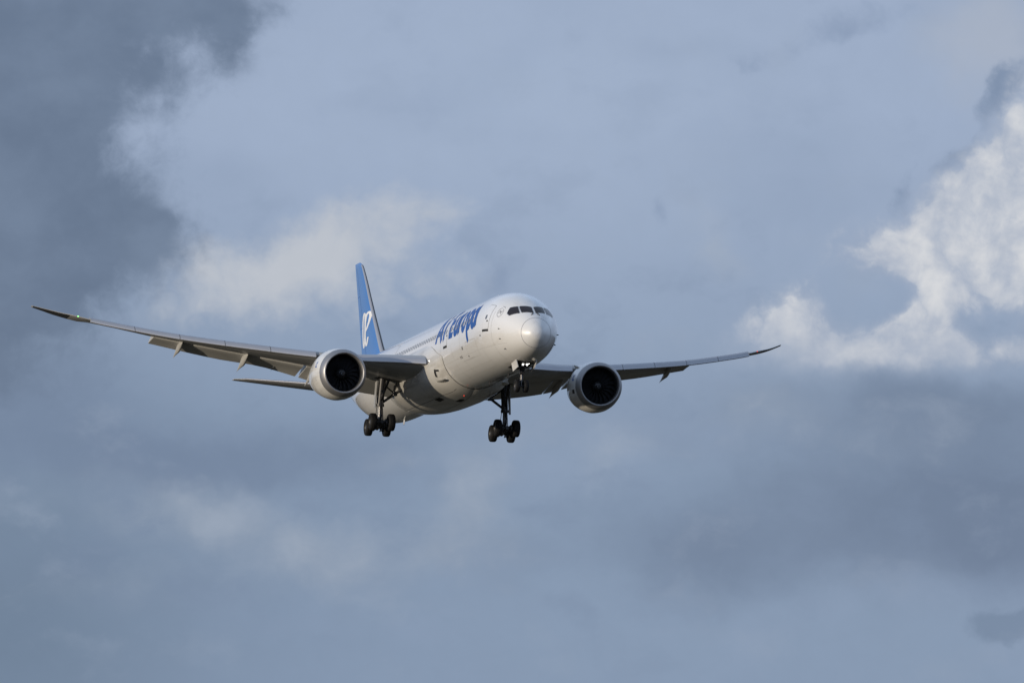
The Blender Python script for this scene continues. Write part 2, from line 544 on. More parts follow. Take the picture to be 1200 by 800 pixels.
mb = MB()
ring_band(mb, SEAM, .028, .004)
mb.build('radome_seam', 'badge', jet, normals=False)
mb = MB()
for s, a0, a1 in ((8.2, 100, 126), (11.2, 100, 126), (4.4, 60, 150), (15.6, 96, 160), (7.0, 120, 165), (12.9, 30, 150), (19.0, 30, 105), (36.5, 40, 85), (46.5, 40, 170), (52.0, 40, 170)):
    ring_band(mb, s, .022, .003, a0, a1, 48)
for th, s0, s1 in ((126, 8.2, 11.2), (152, 7.2, 18.5), (118, 2.4, 18.8), (140, 6.8, 19.5)):
    rows = [[fus(s0 + (s1 - s0) * i / 60, th + d, .003) for i in range(61)] for d in (-.2, .2)]
    mb.loft(rows, closed=False)
mb.pieces('panel_joint', 'faint', jet)


def outline_patch(pts, off, mb_, mi=0, sub=8, rings=5, rnd=.12):
    """pts: polygon in (s, theta); rounded, resampled, shrunk towards its centre in rings"""
    n = len(pts)
    bd = []
    for i in range(n):
        p0, p1, p2 = Vector(pts[i - 1]), Vector(pts[i]), Vector(pts[(i + 1) % n])
        a, c = p1 + (p0 - p1) * rnd, p1 + (p2 - p1) * rnd
        for k in range(4):
            tt = k / 3
            bd.append(a * (1 - tt) ** 2 + p1 * 2 * tt * (1 - tt) + c * tt * tt)
        d = p2 + (p1 - p2) * rnd
        for k in range(1, sub):
            bd.append(c.lerp(d, k / sub))
    ce = sum(bd, Vector((0, 0))) / len(bd)
    rr = [[fus(*(ce + (b - ce) * ((j + .02) / (rings + .02))), off) for b in bd] for j in range(rings, -1, -1)]
    mb_.loft(rr, closed=True, mi=mi)
    return bd


def grow(pts, k):
    c = sum((Vector(p) for p in pts), Vector((0, 0))) / len(pts)
    return [tuple(c + (Vector(p) - c) * k) for p in pts]


# ---- cockpit windows
FW = [(2.47, 25.6), (2.02, 2.2), (1.215, 3.6), (1.64, 31.8)]
SW = [(2.53, 28.2), (1.70, 36.2), (2.36, 56.0), (2.76, 54.6), (2.99, 41.5)]
for pts in (FW, SW):
    for sg in (1, -1):
        q = [(s, th * sg) for s, th in pts]
        mb = MB(); outline_patch(q, .012, mb)
        win = mb.build('cockpit_window', 'glass', jet, normals=False)
        mb = MB(); outline_patch(grow(q, 1.1), .006, mb)
        mb.build('window_frame', 'gold', win, normals=False)
# wipers
mb = MB()
for sg in (1, -1):
    mb.tube(fus(1.12, 6 * sg, .05), fus(1.02, 14 * sg, .04), .018, n=6)
    mb.tube(fus(1.30, 3 * sg, .05), fus(1.02, 14 * sg, .05), .014, n=6)
mb.build('wiper', 'dark', jet)


# ---- cabin doors (starboard side, the side in view)
def door(s0, s1, th0, th1, sill=True):
    q = [(s0, th0), (s1, th0), (s1, th1), (s0, th1)]
    mb = MB(); outline_patch(grow(q, 1.035), .004, mb, sub=14, rings=6)
    d0 = MB(); outline_patch(q, .009, d0, sub=14, rings=6)
    d = d0.build('cabin_door', 'white', jet, normals=False)
    mb.build('door_gap', 'line', d, normals=False)
    if sill:
        mb = MB(); outline_patch([(s0 - .02, th1 + .6), (s1 + .02, th1 + .6), (s1 + .02, th1 + 3.6), (s0 - .02, th1 + 3.6)], .02, mb, sub=6, rings=3, rnd=.05)
        mb.build('door_sill', 'dark', d, normals=False)
    sm = (s0 + s1) / 2
    mb = MB(); outline_patch([(sm - .02, 68), (sm + .3, 68), (sm + .3, 75), (sm - .02, 75)], .014, mb, sub=5, rings=3, rnd=.3)
    mb.build('door_window', 'pane', d, normals=False)
    mb = MB(); outline_patch([(sm - .36, 76.5), (sm - .1, 76.5), (sm - .1, 79), (sm - .36, 79)], .014, mb, sub=5, rings=3, rnd=.2)
    mb.build('door_handle', 'dark', d, normals=False)


door(4.93, 6.12, 50, 90.5)
door(16.9, 18.0, 51, 92)
door(35.2, 36.3, 51, 92, False)
door(51.0, 52.05, 55, 92, False)

# ---- passenger windows along the starboard side
s = 9.2
while s < 50.3:
    if not (16.5 < s < 18.3 or 34.9 < s < 36.7):
        mb = MB()
        outline_patch([(s - .115, 67.0), (s + .115, 67.0), (s + .115, 74.4), (s - .115, 74.4)], .010, mb, sub=5, rings=3, rnd=.32)
        mb.build('cabin_window', 'pane', jet, normals=False)
    s += .61


# ---- lettering on the forward fuselage
def stroke(mb_, path, w, fn, lift=0.0, closed=False, step=.12):
    """thick polyline in 2-D laid on a surface through fn(x, y, offset)"""
    P = []
    n = len(path)
    for i in range(n if closed else n - 1):
        a, b = Vector(path[i]), Vector(path[(i + 1) % n])
        k = max(1, int((b - a).length / step))
        for j in range(k): P.append(a.lerp(b, j / k))
    if not closed: P.append(Vector(path[-1]))
    m = len(P)
    rows = []
    for i in range(m):
        a = P[(i - 1) % m] if (closed or i) else P[i]
        b = P[(i + 1) % m] if (closed or i < m - 1) else P[i]
        d = (b - a).normalized()
        nn = Vector((-d.y, d.x))
        rows.append([fn(*(P[i] + nn * (w * kx)), .006 + lift) for kx in (-.5, -.17, .17, .5)])
    if closed: rows.append(rows[0])
    mb_.loft(rows, closed=False)


def chaikin(p, n=2):
    for _ in range(n):
        q = [p[0]]
        for a_, b_ in zip(p[:-1], p[1:]):
            q += [tuple(u * .75 + v * .25 for u, v in zip(a_, b_)), tuple(u * .25 + v * .75 for u, v in zip(a_, b_))]
        p = q + [p[-1]]
    return p


def arc(cx, cy, rx, ry, a0, a1, n=14):
    return [(cx + rx * math.cos(R(a0 + (a1 - a0) * i / n)), cy + ry * math.sin(R(a0 + (a1 - a0) * i / n))) for i in range(n + 1)]


GL = {   # x in 0..1 of the glyph width, y in x-heights
    'A': [([(0, 0), (.5, 1.42)], 0), ([(.5, 1.42), (1, 0)], 0), ([(.2, .42), (.8, .42)], 0)],
    'i': [([(.5, 0), (.5, 1.0)], 0), ([(.5, 1.17), (.5, 1.42)], 0)],
    'r': [([(.15, 0), (.15, 1.02)], 0), ([(.15, .55)] + arc(.75, .55, .6, .4, 170, 70, 8), 0)],
    'E': [([(.1, 0), (.1, 1.42)], 0), ([(.1, 1.33), (1, 1.33)], 0), ([(.1, .72), (.9, .72)], 0), ([(.1, .09), (1, .09)], 0)],
    'u': [([(.1, 1)] + arc(.48, .42, .38, .34, 180, 350, 12), 0), ([(.88, 1), (.88, 0)], 0)],
    'o': [(arc(.5, .5, .4, .42, 0, 340, 20), 1)],
    'p': [([(.1, 1.02), (.1, -.52)], 0), (arc(.5, .5, .38, .42, 0, 342, 20), 1)],
    'a': [([(.95, 1.04), (.95, 0)], 0), (arc(.46, .47, .36, .42, 0, 342, 20), 1)],
}
LEAN = .42


def text_fn(x, y, off):
    # x metres forward from s = 20.75, y metres up the skin from the base line
    return fus(20.75 - x, 83.4 - math.degrees(y / 2.93), off)


mb = MB()
XH = 1.72
k = 0
for ch, s0, s1, w in (('A', 20.55, 18.85, .48), ('i', 18.25, 17.85, .46), ('r', 17.45, 16.75, .42), ('E', 16.3, 15.2, .46), ('u', 14.85, 13.75, .48),
                      ('r', 13.4, 12.65, .47), ('o', 12.4, 11.15, .48), ('p', 10.75, 9.5, .48), ('a', 9.4, 8.0, .5)):
    for path, closed in GL[ch]:
        pp = []
        for gx, gy in path:
            yy = gy * XH
            pp.append((20.75 - s0 + gx * (s0 - s1) - LEAN * yy, yy))
        stroke(mb, pp, w, text_fn, .0015 * k, bool(closed))
        k = (k + 1) % 5
mb.build('lettering', 'letter', jet, normals=False)


# ---- round alliance badge behind the cockpit, faint grey-blue
def badge_fn(x, y, off): return fus(3.68 - x, 58.5 - math.degrees(y / 2.3), off)


mb = MB()
stroke(mb, arc(0, 0, .36, .36, 100, 430, 40), .04, badge_fn, 0, False)
stroke(mb, [(-.2, -.12), (-.05, .14), (.05, -.05), (.2, .16)], .06, badge_fn, .0015)
stroke(mb, [(-.17, .1), (.1, .02), (.14, -.14)], .05, badge_fn, .003)
stroke(mb, arc(0, 0, .52, .52, 60, 112, 12), .04, badge_fn)
mb.build('emblem', 'badge', jet, normals=False)

# ---- probes, vents and antennas on the skin
for s, th in ((3.15, 89), (3.15, 108), (3.1, 129), (3.15, -95), (3.1, -115)):
    mb = MB()
    p0, p1 = Vector(fus(s, th)), Vector(fus(s, th, .09))
    mb.tube(p0, p1, .045, .025, 8)
    mb.tube(p1, p1 + Vector((-.13, 0, 0)), .022, .014, 8)
    mb.build('pitot_probe', 'gear', jet)
for s, th, a, b in ((12.3, 106.5, .16, 2.4), (6.7, 99, .12, 1.2), (13.2, 118, .10, 2.0), (13.6, 118, .10, 2.0), (11.3, 121, .1, 1.2)):
    mb = MB(); outline_patch([(s - a, th - b), (s + a, th - b), (s + a, th + b), (s - a, th + b)], .008, mb, sub=4, rings=2)
    mb.build('skin_vent', 'line', jet, normals=False)
for s0, s1, th in ((8.2, 11.2, 100.5), (10.0, 13.4, 125)):
    mb = MB()
    mb.loft([[fus(s0 + (s1 - s0) * i / 30, th + d, .005) for i in range(31)] for d in (-.6, .6)], closed=False)
    mb.build('cargo_door_edge', 'faint', jet, normals=False)


def blade(s, th, h, c, m='white', name='antenna'):
    mb = MB()
    a = R(th)
    up = Vector((0, -math.sin(a), math.cos(a)))
    sd_ = Vector((0, math.cos(a), math.sin(a)))
    base = Vector(fus(s, th))
    rr = []
    for f_ in (0, .5, 1):
        cc = c * (1 - .45 * f_); off = up * (h * f_ - .02) + Vector((c * .35 * f_, 0, 0))
        rr.append([tuple(base + off + Vector((cc * math.cos(q), 0, 0)) + sd_ * (.035 * math.sin(q))) for q in [2 * math.pi * i / 12 for i in range(12)]])
    mb.loft(rr, cap1=True)
    mb.build(name, m, jet)


for s, th, a, b in ((53.5, 108, .12, 2.2), (54.6, 122, .2, 1.2), (55.8, 101, .1, 3.5), (56.9, 117, .16, 2.0), (58.0, 106, .12, 2.5), (59.3, 125, .14, 2.0), (50.2, 112, .3, .8), (57.4, 133, .1, 2.0)):
    mb = MB(); outline_patch([(s - a, th - b), (s + a, th - b), (s + a, th + b), (s - a, th + b)], .006, mb, sub=4, rings=2)
    mb.build('skin_vent', 'line', jet, normals=False)
blade(12.6, 0, .35, .25); blade(23.5, 0, .3, .3); blade(9.0, 180, .35, .25, 'gear'); blade(14.8, 180, .3, .22, 'gear'); blade(43.2, 180, .4, .25)
mb = MB()
mb.lathe([(0, .09), (.06, .085), (.12, .05), (.14, .0)], fus(33, 0), (0, 0, 1), 12)
mb.build('beacon_light', 'red', jet)

# ---- wing-body fairing
fD = pchip([18.7, 19.3, 20, 21, 23, 26, 30, 33, 36, 38.4], [.012, .30, .56, .74, .90, .98, .94, .82, .46, .012])
fG = pchip([0, .12, .3, .5, .68, .85, 1.0], [.66, .70, .86, 1.0, .86, .42, .02])
fTop = pchip([18.7, 20, 22, 24, 32, 36, 38.4], [104, 97, 84, 80, 80, 94, 112])


def fair(s, u, off=0.0):
    """u from -1 (starboard top) through 0 (keel) to 1 (port top); the fairing swells out of the round hull"""
    th = 180 - (180 - fTop(s)) * abs(u)
    d_ = fD(s)
    s = s + 1.1 * (1 - abs(u)) * max(0.0, 1 - (s - 18.7) / 8)
    p = fus(s, th, .02 + d_ * fG(abs(u)) + off)
    return (p[0], p[1] if u <= 0 else -p[1], p[2])


mb = MB()
ss = [18.7, 18.85, 19.0, 19.15] + [19.3 + i * .3 for i in range(64)] + [38.4]
mb.loft([[fair(s, -1 + 2 * i / 80) for i in range(81)] for s in ss], closed=False)
fairing = mb.build('belly_fairing', 'fairing', jet)


def fair_patch(s0, s1, u0, u1, off, name, m, n=8):
    mb = MB()
    mb.loft([[fair(s0 + (s1 - s0) * i / n, u0 + (u1 - u0) * j / n, off) for i in range(n + 1)] for j in range(n + 1)], closed=False)
    return mb.build(name, m, fairing, normals=False)


def bump(c, r, name, m, n=16, mats=None):
    mb = MB()
    rr = []
    for j in range(7):
        a = j / 6 * math.pi / 2
        rr.append([(c[0] + r[0] * math.cos(2 * math.pi * i / n) * math.cos(a), c[1] + r[1] * math.cos(a) * math.sin(2 * math.pi * i / n), c[2] - r[2] * math.sin(a)) for i in range(n)])
    mb.loft(rr)
    return mb.build(name, m, fairing)


for sg in (-1, 1):
    fair_patch(19.55, 20.25, sg * .745, sg * .715, .012, 'air_inlet', 'dark')
    fair_patch(20.0, 20.28, sg * .715, sg * .63, .014, 'air_inlet', 'dark')
    f = fair(19.9, sg * .55, -.05)
    bump((f[0], f[1], f[2] + .06), (.9, .36, .17), 'air_scoop', 'fairing')
fair_patch(23.3, 24.9, -.29, -.22, .012, 'pressure_vent', 'dark')
fair_patch(21.6, 23.0, -.09, -.02, .012, 'pressure_vent', 'dark')
mb = MB()
p = fair(20.2, -.10)
mb.lathe([(0, .045), (.03, .04), (.05, .02), (.06, 0)], p, (0, 0, -1), 14)
mb.build('beacon_light', 'red', fairing)
mb = MB()
for u in (-.3, 0, .3):
    mb.loft([[fair(19.4 + 18.5 * i / 50, u + d, .004) for i in range(51)] for d in (-.004, .004)], closed=False)
for s in (24.4, 31.5, 34.6):
    mb.loft([[fair(s + d, -.8 + 1.6 * i / 40, .004) for i in range(41)] for d in (-.015, .015)], closed=False)
def seam_pt(d, u):
    p = fus(18.7 + 1.1 * (1 - abs(u)) + d, 180 - 76 * abs(u), .007)
    return (p[0], p[1] if u <= 0 else -p[1], p[2])


mb.loft([[seam_pt(d, -1 + 2 * i / 60) for i in range(61)] for d in (-.04, .0)], closed=False)
mb.pieces('panel_joint', 'line', fairing)

# ------------------------------------------------------------------ wings
yL = [0, 2.9, 26, 27.5, 29, 30.05]
sL = [19.2, 21.2, 37.1, 38.3, 40.0, 41.75]
yT = [0, 2.9, 10, 26, 28, 29.2, 30.05]
sT = [33.4, 33.4, 33.8, 39.5, 40.35, 41.15, 41.95]


def interp(x, xs, ys):
    if x <= xs[0]: return ys[0]
    for i in range(len(xs) - 1):
        if x <= xs[i + 1]:
            return ys[i] + (ys[i + 1] - ys[i]) * (x - xs[i]) / (xs[i + 1] - xs[i])
    return ys[-1]


zLf = pchip([0, 2.9, 5, 7.7, 10.3, 14.8, 20, 24, 26, 27, 28.5, 30.05], [-1.05, -.85, -.68, -.5, -.2, .5, 1.42, 2.33, 2.84, 3.16, 3.64, 4.30])
dzT = pchip([0, 2.9, 10, 20, 25.5, 27.2, 30.05], [-.75, -.6, -.12, .2, .16, -.12, -.10])
tcf = pchip([0, 2.9, 10, 20, 30.05], [.135, .13, .108, .095, .08])
zFl = pchip([2.9, 4, 6.7, 9.3, 10.3, 13.4, 16, 21.6], [-2.3, -2.15, -1.8, -1.3, -1.0, -.12, .3, 1.56])


def LEs(y): return interp(y, yL, sL)
def TEs(y): return interp(y, yT, sT)


def thick(x):
    return 5 * (.2969 * math.sqrt(x) - .126 * x - .3516 * x * x + .2843 * x ** 3 - .1036 * x ** 4)


def wing_ring(y, cut, nose, side):
    s0, s1 = LEs(y), TEs(y)
    z0, z1 = zLf(y), zLf(y) + dzT(y)
    c = s1 - s0
    tc = tcf(y)
    up, lo = [], []
    N = 18
    for i in range(N + 1):
        x = .5 * (1 - math.cos(math.pi * i / N)) * (cut - nose) + nose
        xx = max(0, (x - nose) / (1 - nose))
        zc = z0 + (z1 - z0) * x + c * .012 * math.sin(math.pi * x)
        t = thick(xx) * tc * c
        up.append((s0 + c * x, side * y, zc + t * .95))
        lo.append((s0 + c * x, side * y, zc - t * 1.0))
    return up + lo[::-1]


def element(pts, prof):
    pass


SLAT = [(.98, .30), (.75, .29), (.52, .255), (.33, .18), (.18, .07), (.07, -.06), (.01, -.16), (.0, -.205), (.03, -.24), (.10, -.26), (.28, -.25), (.26, -.12), (.42, .06), (.64, .19)]


def make_wing(side):
    mb = MB()
    secs = [(0.5, .76, .03), (2.9, .76, .03), (5, .76, .035), (7.7, .76, .04), (10.3, .76, .05), (10.35, .76, .05), (14.8, .77, .07), (18, .77, .08), (21.35, .77, .1),
            (21.4, .995, .1), (24, .995, .12), (26.1, .995, .13), (26.15, .995, .0), (26.8, .995, 0), (27.5, .995, 0), (28.3, .995, 0), (29.0, .995, 0), (29.6, .995, 0), (30.05, .995, 0)]
    mb.loft([wing_ring(y, c, n, side) for y, c, n in secs], closed=True, cap0=True, cap1=True)
    # darker outer skin of the raked tip
    wing = mb.build('wing', ['wing', 'slat'], jet, autosmooth=50)
    # slats
    spans = [(3.35, 9.0)] + [(10.75 + i * 3.1, 10.75 + i * 3.1 + 3.06) for i in range(5)]
    for a, b in spans:
        mb = MB()
        rr = []
        for i in range(7):
            y = a + (b - a) * i / 6
            k = 1.12 - .0095 * y
            rr.append([(LEs(y) - .06 + px * k, side * y, zLf(y) + pz * k) for px, pz in SLAT])
        mb.loft(rr, closed=True, cap0=True, cap1=True)
        mb.build('slat', 'slat', wing, autosmooth=40)
    # raked tip leading edge cap and dark lower skin
    def tipskin(y0, y1, x0, x1, lower, off, name, m, n=10):
        mb = MB(); rows = []
        for i in range(n + 1):
            y = y0 + (y1 - y0) * i / n
            r = wing_ring(y, .995, 0, side)
            row = r[19:][::-1] if lower else r[:19]
            k0, k1 = int(x0 * 18), int(x1 * 18)
            rows.append([(p[0], p[1], p[2] + (-off if lower else off)) for p in row[k0:k1 + 1]])
        mb.loft(rows, closed=False)
        return mb.build(name, m, wing, normals=False)
    tipskin(27.6, 29.95, .12, 1.0, True, .006, 'tip_panel', 'carbon')
    tipskin(26.3, 30.0, 0, .5, False, .006, 'tip_leading_edge', 'slat')
    # navigation light
    mb = MB()
    y = 27.05
    c = (LEs(y) + .02, side * y, zLf(y) + .02)
    mb.lathe([(-.06, .0), (-.045, .03), (0, .045), (.08, .04), (.12, .0)], c, (1, side * .5, .05), 12)
    mb.build('navigation_light', 'green' if side < 0 else 'red', wing)
    # landing lamp in the wing root
    mb = MB()
    c = (LEs(3.1) - .02, side * 3.13, zLf(3.1) - .02)
    mb.lathe([(-.04, 0), (-.03, .05), (0, .075)], c, (1, 0, .06), 16, mi=1)
    mb.lathe([(0, .075), (.0, .14), (.15, .14), (.35, .06), (.4, 0)], c, (1, 0, .06), 16)
    mb.build('landing_light', ['slat', 'lamp'], wing)
    # flaps, drooped
    for a, b, nm in ((3.2, 8.95, 'flap'), (9.05, 10.3, 'flaperon'), (10.55, 21.35, 'flap')):
        mb = MB(); rr = []
        n = 10
        for i in range(n + 1):
            y = a + (b - a) * i / n
            c = TEs(y) - LEs(y)
            sa = LEs(y) + .735 * c
            za = zLf(y) + dzT(y) * .74 - thick(.7) * tcf(y) * c * .55
            sb = TEs(y) + 1.15
            zb = zFl(y)
            L = Vector((sb - sa, 0, zb - za)); ln = L.length; d = L / ln; nrm = Vector((-d.z, 0, d.x))
            ring = []
            for j in range(11):
                x = .5 * (1 - math.cos(math.pi * j / 10)); t = thick(x) * .13 * ln + .012
                ring.append(Vector((sa, side * y, za)) + d * (x * ln) + nrm * (t * 1.1 + .05 * ln * math.sin(math.pi * x)))
            for j in range(10, -1, -1):
                x = .5 * (1 - math.cos(math.pi * j / 10)); t = thick(x) * .13 * ln + .012
                ring.append(Vector((sa, side * y, za)) + d * (x * ln) - nrm * (t * .7 - .03 * ln * math.sin(math.pi * x)))
            rr.append([tuple(p) for p in ring])
        mb.loft(rr, closed=True, cap0=True, cap1=True)
        mb.build(nm, 'flap', wing, autosmooth=50)
    # aileron outline
    mb = MB()
    for a, b, x in ((21.5, 25.9, .80),):
        rows = []
        for d in (0, .012):
            rows.append([(LEs(y) + (TEs(y) - LEs(y)) * (x + d), side * y, zLf(y) + dzT(y) * x - thick((x - .1) / .9) * tcf(y) * (TEs(y) - LEs(y)) + .012 * (TEs(y) - LEs(y)) * math.sin(math.pi * x) - .006) for y in [a + (b - a) * i / 10 for i in range(11)]])
        mb.loft(rows, closed=False)
    mb.build('aileron_gap', 'line', wing, normals=False)
    # flap track fairings
    for y, ztip, ln, r in ((9.7, -1.62, 4.4, .30), (14.7, -.55, 4.2, .30), (19.4, .43, 3.7, .26), (12.3, -.52, 2.0, .10)):
        s1 = TEs(y) + (1.75 if r > .2 else 1.3)
        s0 = s1 - ln
        x0 = (s0 - LEs(y)) / (TEs(y) - LEs(y))
        zs = zLf(y) + dzT(y) * x0 - thick(min(.95, x0)) * tcf(y) * (TEs(y) - LEs(y)) * .9
        mb = MB(); rr = []
        for i in range(15):
            f = i / 14
            rad = r * (math.sin(math.pi / 2 * min(1, f / .42)) ** .6 if f < .42 else .03 + .97 * max(0.0, 1 - (f - .42) / .58) ** 1.2) if f > 0 else .01
            zc = zs + (ztip - zs) * f ** 1.45 - .08 * math.sin(math.pi * f)
            rr.append([(s0 + ln * f, side * (y + rad * .62 * math.sin(2 * math.pi * j / 20)), zc + rad * 1.25 * math.cos(2 * math.pi * j / 20)) for j in range(20)])
        mb.loft(rr, closed=True, cap0=True, cap1=True)
        mb.build('flap_track_fairing', 'flap', wing)
    # underside panel lines
    mb = MB()
    for x in (.22, .55):
        rows = []
        for d in (0, .006):
            row = []
            for i in range(31):
                y = 3.6 + 22 * i / 30
                n0 = .05 + .003 * y
                c = TEs(y) - LEs(y)
                xx = x + d
                row.append((LEs(y) + c * xx, side * y, zLf(y) + dzT(y) * xx + c * .012 * math.sin(math.pi * xx) - thick((xx - n0) / (1 - n0)) * tcf(y) * c - .012))
            rows.append(row)
        mb.loft(rows, closed=False)
    mb.pieces('panel_joint', 'line', wing)
    return wing


for sd_ in (-1, 1): make_wing(sd_)


# ------------------------------------------------------------------ engines
def make_engine(side):
    EY, EZ, ES = 9.9 * side, -2.17, 20.2
    ax = Vector((1, side * .034, .03)).normalized()
    c = Vector((ES, EY, EZ))
    mb = MB()
    outer = [(.62, 1.80), (.9, 1.845), (1.3, 1.905), (1.9, 1.945), (2.6, 1.925), (3.3, 1.83), (4.0, 1.72), (4.7, 1.58), (5.3, 1.45), (5.32, 1.40), (4.6, 1.42), (3.8, 1.40), (3.0, 1.38)]
    mb.lathe(outer, c, ax, 72)
    eng = mb.build('engine', 'nacelle', jet, autosmooth=40)
    lip = [(.62, 1.80), (.45, 1.765), (.3, 1.72), (.17, 1.66), (.07, 1.60), (.015, 1.545), (0, 1.51), (.02, 1.475), (.08, 1.44), (.18, 1.415), (.3, 1.40)]
    mb = MB(); mb.lathe(lip, c, ax, 72); mb.build('inlet_lip', 'lip', eng)
    mb = MB(); mb.lathe([(.3, 1.40), (.6, 1.40), (1.0, 1.41), (1.5, 1.42), (1.9, 1.42), (1.95, .3)], c, ax, 72); mb.build('inlet_liner', 'liner', eng)
    mb = MB(); mb.lathe([(.612, 1.803), (.632, 1.806)], c, ax, 72); mb.build('panel_joint', 'line', eng)
    mb = MB(); mb.lathe([(2.52, 1.932), (2.545, 1.932)], c, ax, 72); mb.build('panel_joint', 'line', eng)
    # fan blades
    u = Vector((0, 0, 1)); u = (u - ax * u.dot(ax)).normalized(); w = ax.cross(u)
    mb = MB()
    NBl = 20
    for b in range(NBl):
        a0 = 2 * math.pi * b / NBl
        rows = []
        for i in range(9):
            r = .34 + (1.40 - .34) * i / 8
            tw = R(22 + 40 * i / 8)
            sweep = .16 * math.sin(math.pi * i / 8) - .10 * (i / 8) ** 3
            row = []
            for j in range(5):
                q = (j / 4 - .5) * (.36 + .10 * i / 8)
                aa = a0 + (q * math.sin(tw)) / max(r, .3) + sweep * .5
                row.append(tuple(c + ax * (1.25 + q * math.cos(tw) - sweep * .6 + .02 * math.sin(math.pi * j / 4)) + (u * math.cos(aa) + w * math.sin(aa)) * r))
            rows.append(row)
        mb.loft(rows, closed=False)
    mb.build('fan', 'fan', eng, normals=False)
    mb = MB()
    sp = [(.60, .0), (.62, .04), (.68, .11), (.78, .19), (.9, .26), (1.05, .33), (1.25, .38), (1.6, .40)]
    mb.lathe(sp, c, ax, 32)
    # white comma on the spinner
    rows = []
    for i in range(25):
        f = i / 24
        a = R(20 + 420 * f)
        rb = .06 + .15 * f
        row = []
        for dr in (-.014, .014):
            r = rb + dr
            xx = interp(r, [p[1] for p in sp], [p[0] for p in sp])
            row.append(tuple(c + ax * (xx - .012) + (u * math.cos(a) + w * math.sin(a)) * r))
        rows.append(row)
    mb.loft(rows, closed=False, mi=1)
    mb.build('spinner', ['liner', 'badge'], eng, normals=False)
    # core nozzle and plug
    mb = MB()
    mb.lathe([(4.4, 1.0), (5.3, .98), (6.2, .80), (6.9, .62), (6.85, .58), (6.0, .6)], c, ax, 40)
    mb.lathe([(6.0, .45), (6.8, .40), (7.5, .2), (7.9, .02)], c, ax, 32)
    mb.build('exhaust_nozzle', 'gear', eng)
    # pylon
    mb = MB(); rr = []
    for f in range(9):
        q = f / 8
        s_ = ES + 1.4 + 8.0 * q
        top = EZ + 1.88 + .42 * min(1, max(0, q - .25) * 2.4) - max(0, q - .6) * .5
        bot = EZ + 1.5 - q * .35
        wd = .04 + .27 * math.sin(math.pi * min(.98, q + .06)) ** .7
        rr.append([(s_, EY + wd * y_, z_) for y_, z_ in ((0, top), (.7, top - .07), (1, top - .3), (1, bot), (.5, bot - .03), (-.5, bot - .03), (-1, bot), (-1, top - .3), (-.7, top - .07))])
    mb.loft(rr, closed=True, cap0=True, cap1=True)
    mb.build('pylon', 'nacelle', eng)

    # small dark blue script mark and vents on both cowl flanks
    def cowl(sx, th, off):
        a = R(th)
        r = interp(sx, [p[0] for p in outer[:9]], [p[1] for p in outer[:9]]) + off
        return tuple(c + ax * sx + (u * math.cos(a) + Vector((0, -1, 0)) * math.sin(a)) * r)
    for fl in (1, -1):
        mb = MB()
        fn = lambda x, y, off: cowl(1.35 - x * fl, fl * (72 - math.degrees(y / 1.9)), off)
        stroke(mb, arc(-.16, .0, .10, .20, 20, 340, 16), .07, fn)
        stroke(mb, [(-.04, .22), (-.06, -.22)], .07, fn, .0015)
        stroke(mb, arc(.08, .03, .13, .24, 100, 320, 16), .07, fn, .003)
        mb.build('emblem', 'letter', eng, normals=False)
        mb = MB()
        rows = [[cowl(1.0 + .5 * i / 4, fl * (100 + 9 * j / 4), .006) for i in range(5)] for j in range(5)]
        mb.loft(rows, closed=False)
        mb.build('access_panel', 'gear' if side > 0 else 'faint', eng, normals=False)
    # strake on the inboard flank
    mb = MB()
    q0, q1, q2 = Vector(cowl(1.5, -side * -42, -.02)), Vector(cowl(2.9, -side * -42, -.02)), Vector(cowl(2.8, -side * -42, .38))
    nn = (q1 - q0).cross(q2 - q0).normalized() * .02
    mb.loft([[tuple(q + nn) for q in (q0, q1, q2)], [tuple(q - nn) for q in (q0, q1, q2)]], cap0=True, cap1=True, smooth=False)
    mb.build('strake', 'nacelle', eng)
    return eng


for sd_ in (-1, 1): make_engine(sd_)

# ------------------------------------------------------------------ tail
finL = pchip([2.5, 3.15, 5, 8, 10.6, 11.2, 11.5], [50.0, 51.0, 53.1, 56.25, 58.95, 59.75, 60.6])
finT = pchip([2.5, 4.04, 11.54], [58.45, 59.11, 62.33])


def fin_pt(z, x, side, off=0.0):
    c = finT(z) - finL(z)
    xx = max(0, min(1, x))
    t = thick(xx) * .095 * c + .008
    return (finL(z) + c * x, side * (t + off), z)


mb = MB(); rr = []
zs = [2.5, 2.9, 3.4, 4, 5, 6, 7, 8, 9, 10, 10.6, 11.0, 11.25, 11.42, 11.5]
for z in zs:
    k = 1.0 if z < 11.2 else (1 - ((z - 11.2) / .33) ** 2)
    ring = []
    for j in range(17):
        x = .5 * (1 - math.cos(math.pi * j / 16)); p = fin_pt(z, x, -1); ring.append((p[0], p[1] * k, p[2]))
    for j in range(16, -1, -1):
        x = .5 * (1 - math.cos(math.pi * j / 16)); p = fin_pt(z, x, 1); ring.append((p[0], p[1] * k, p[2]))
    rr.append(ring)
mb.loft(rr, closed=True, cap0=True, cap1=True)
fin = mb.build('tail_fin', 'blue', jet, autosmooth=50)
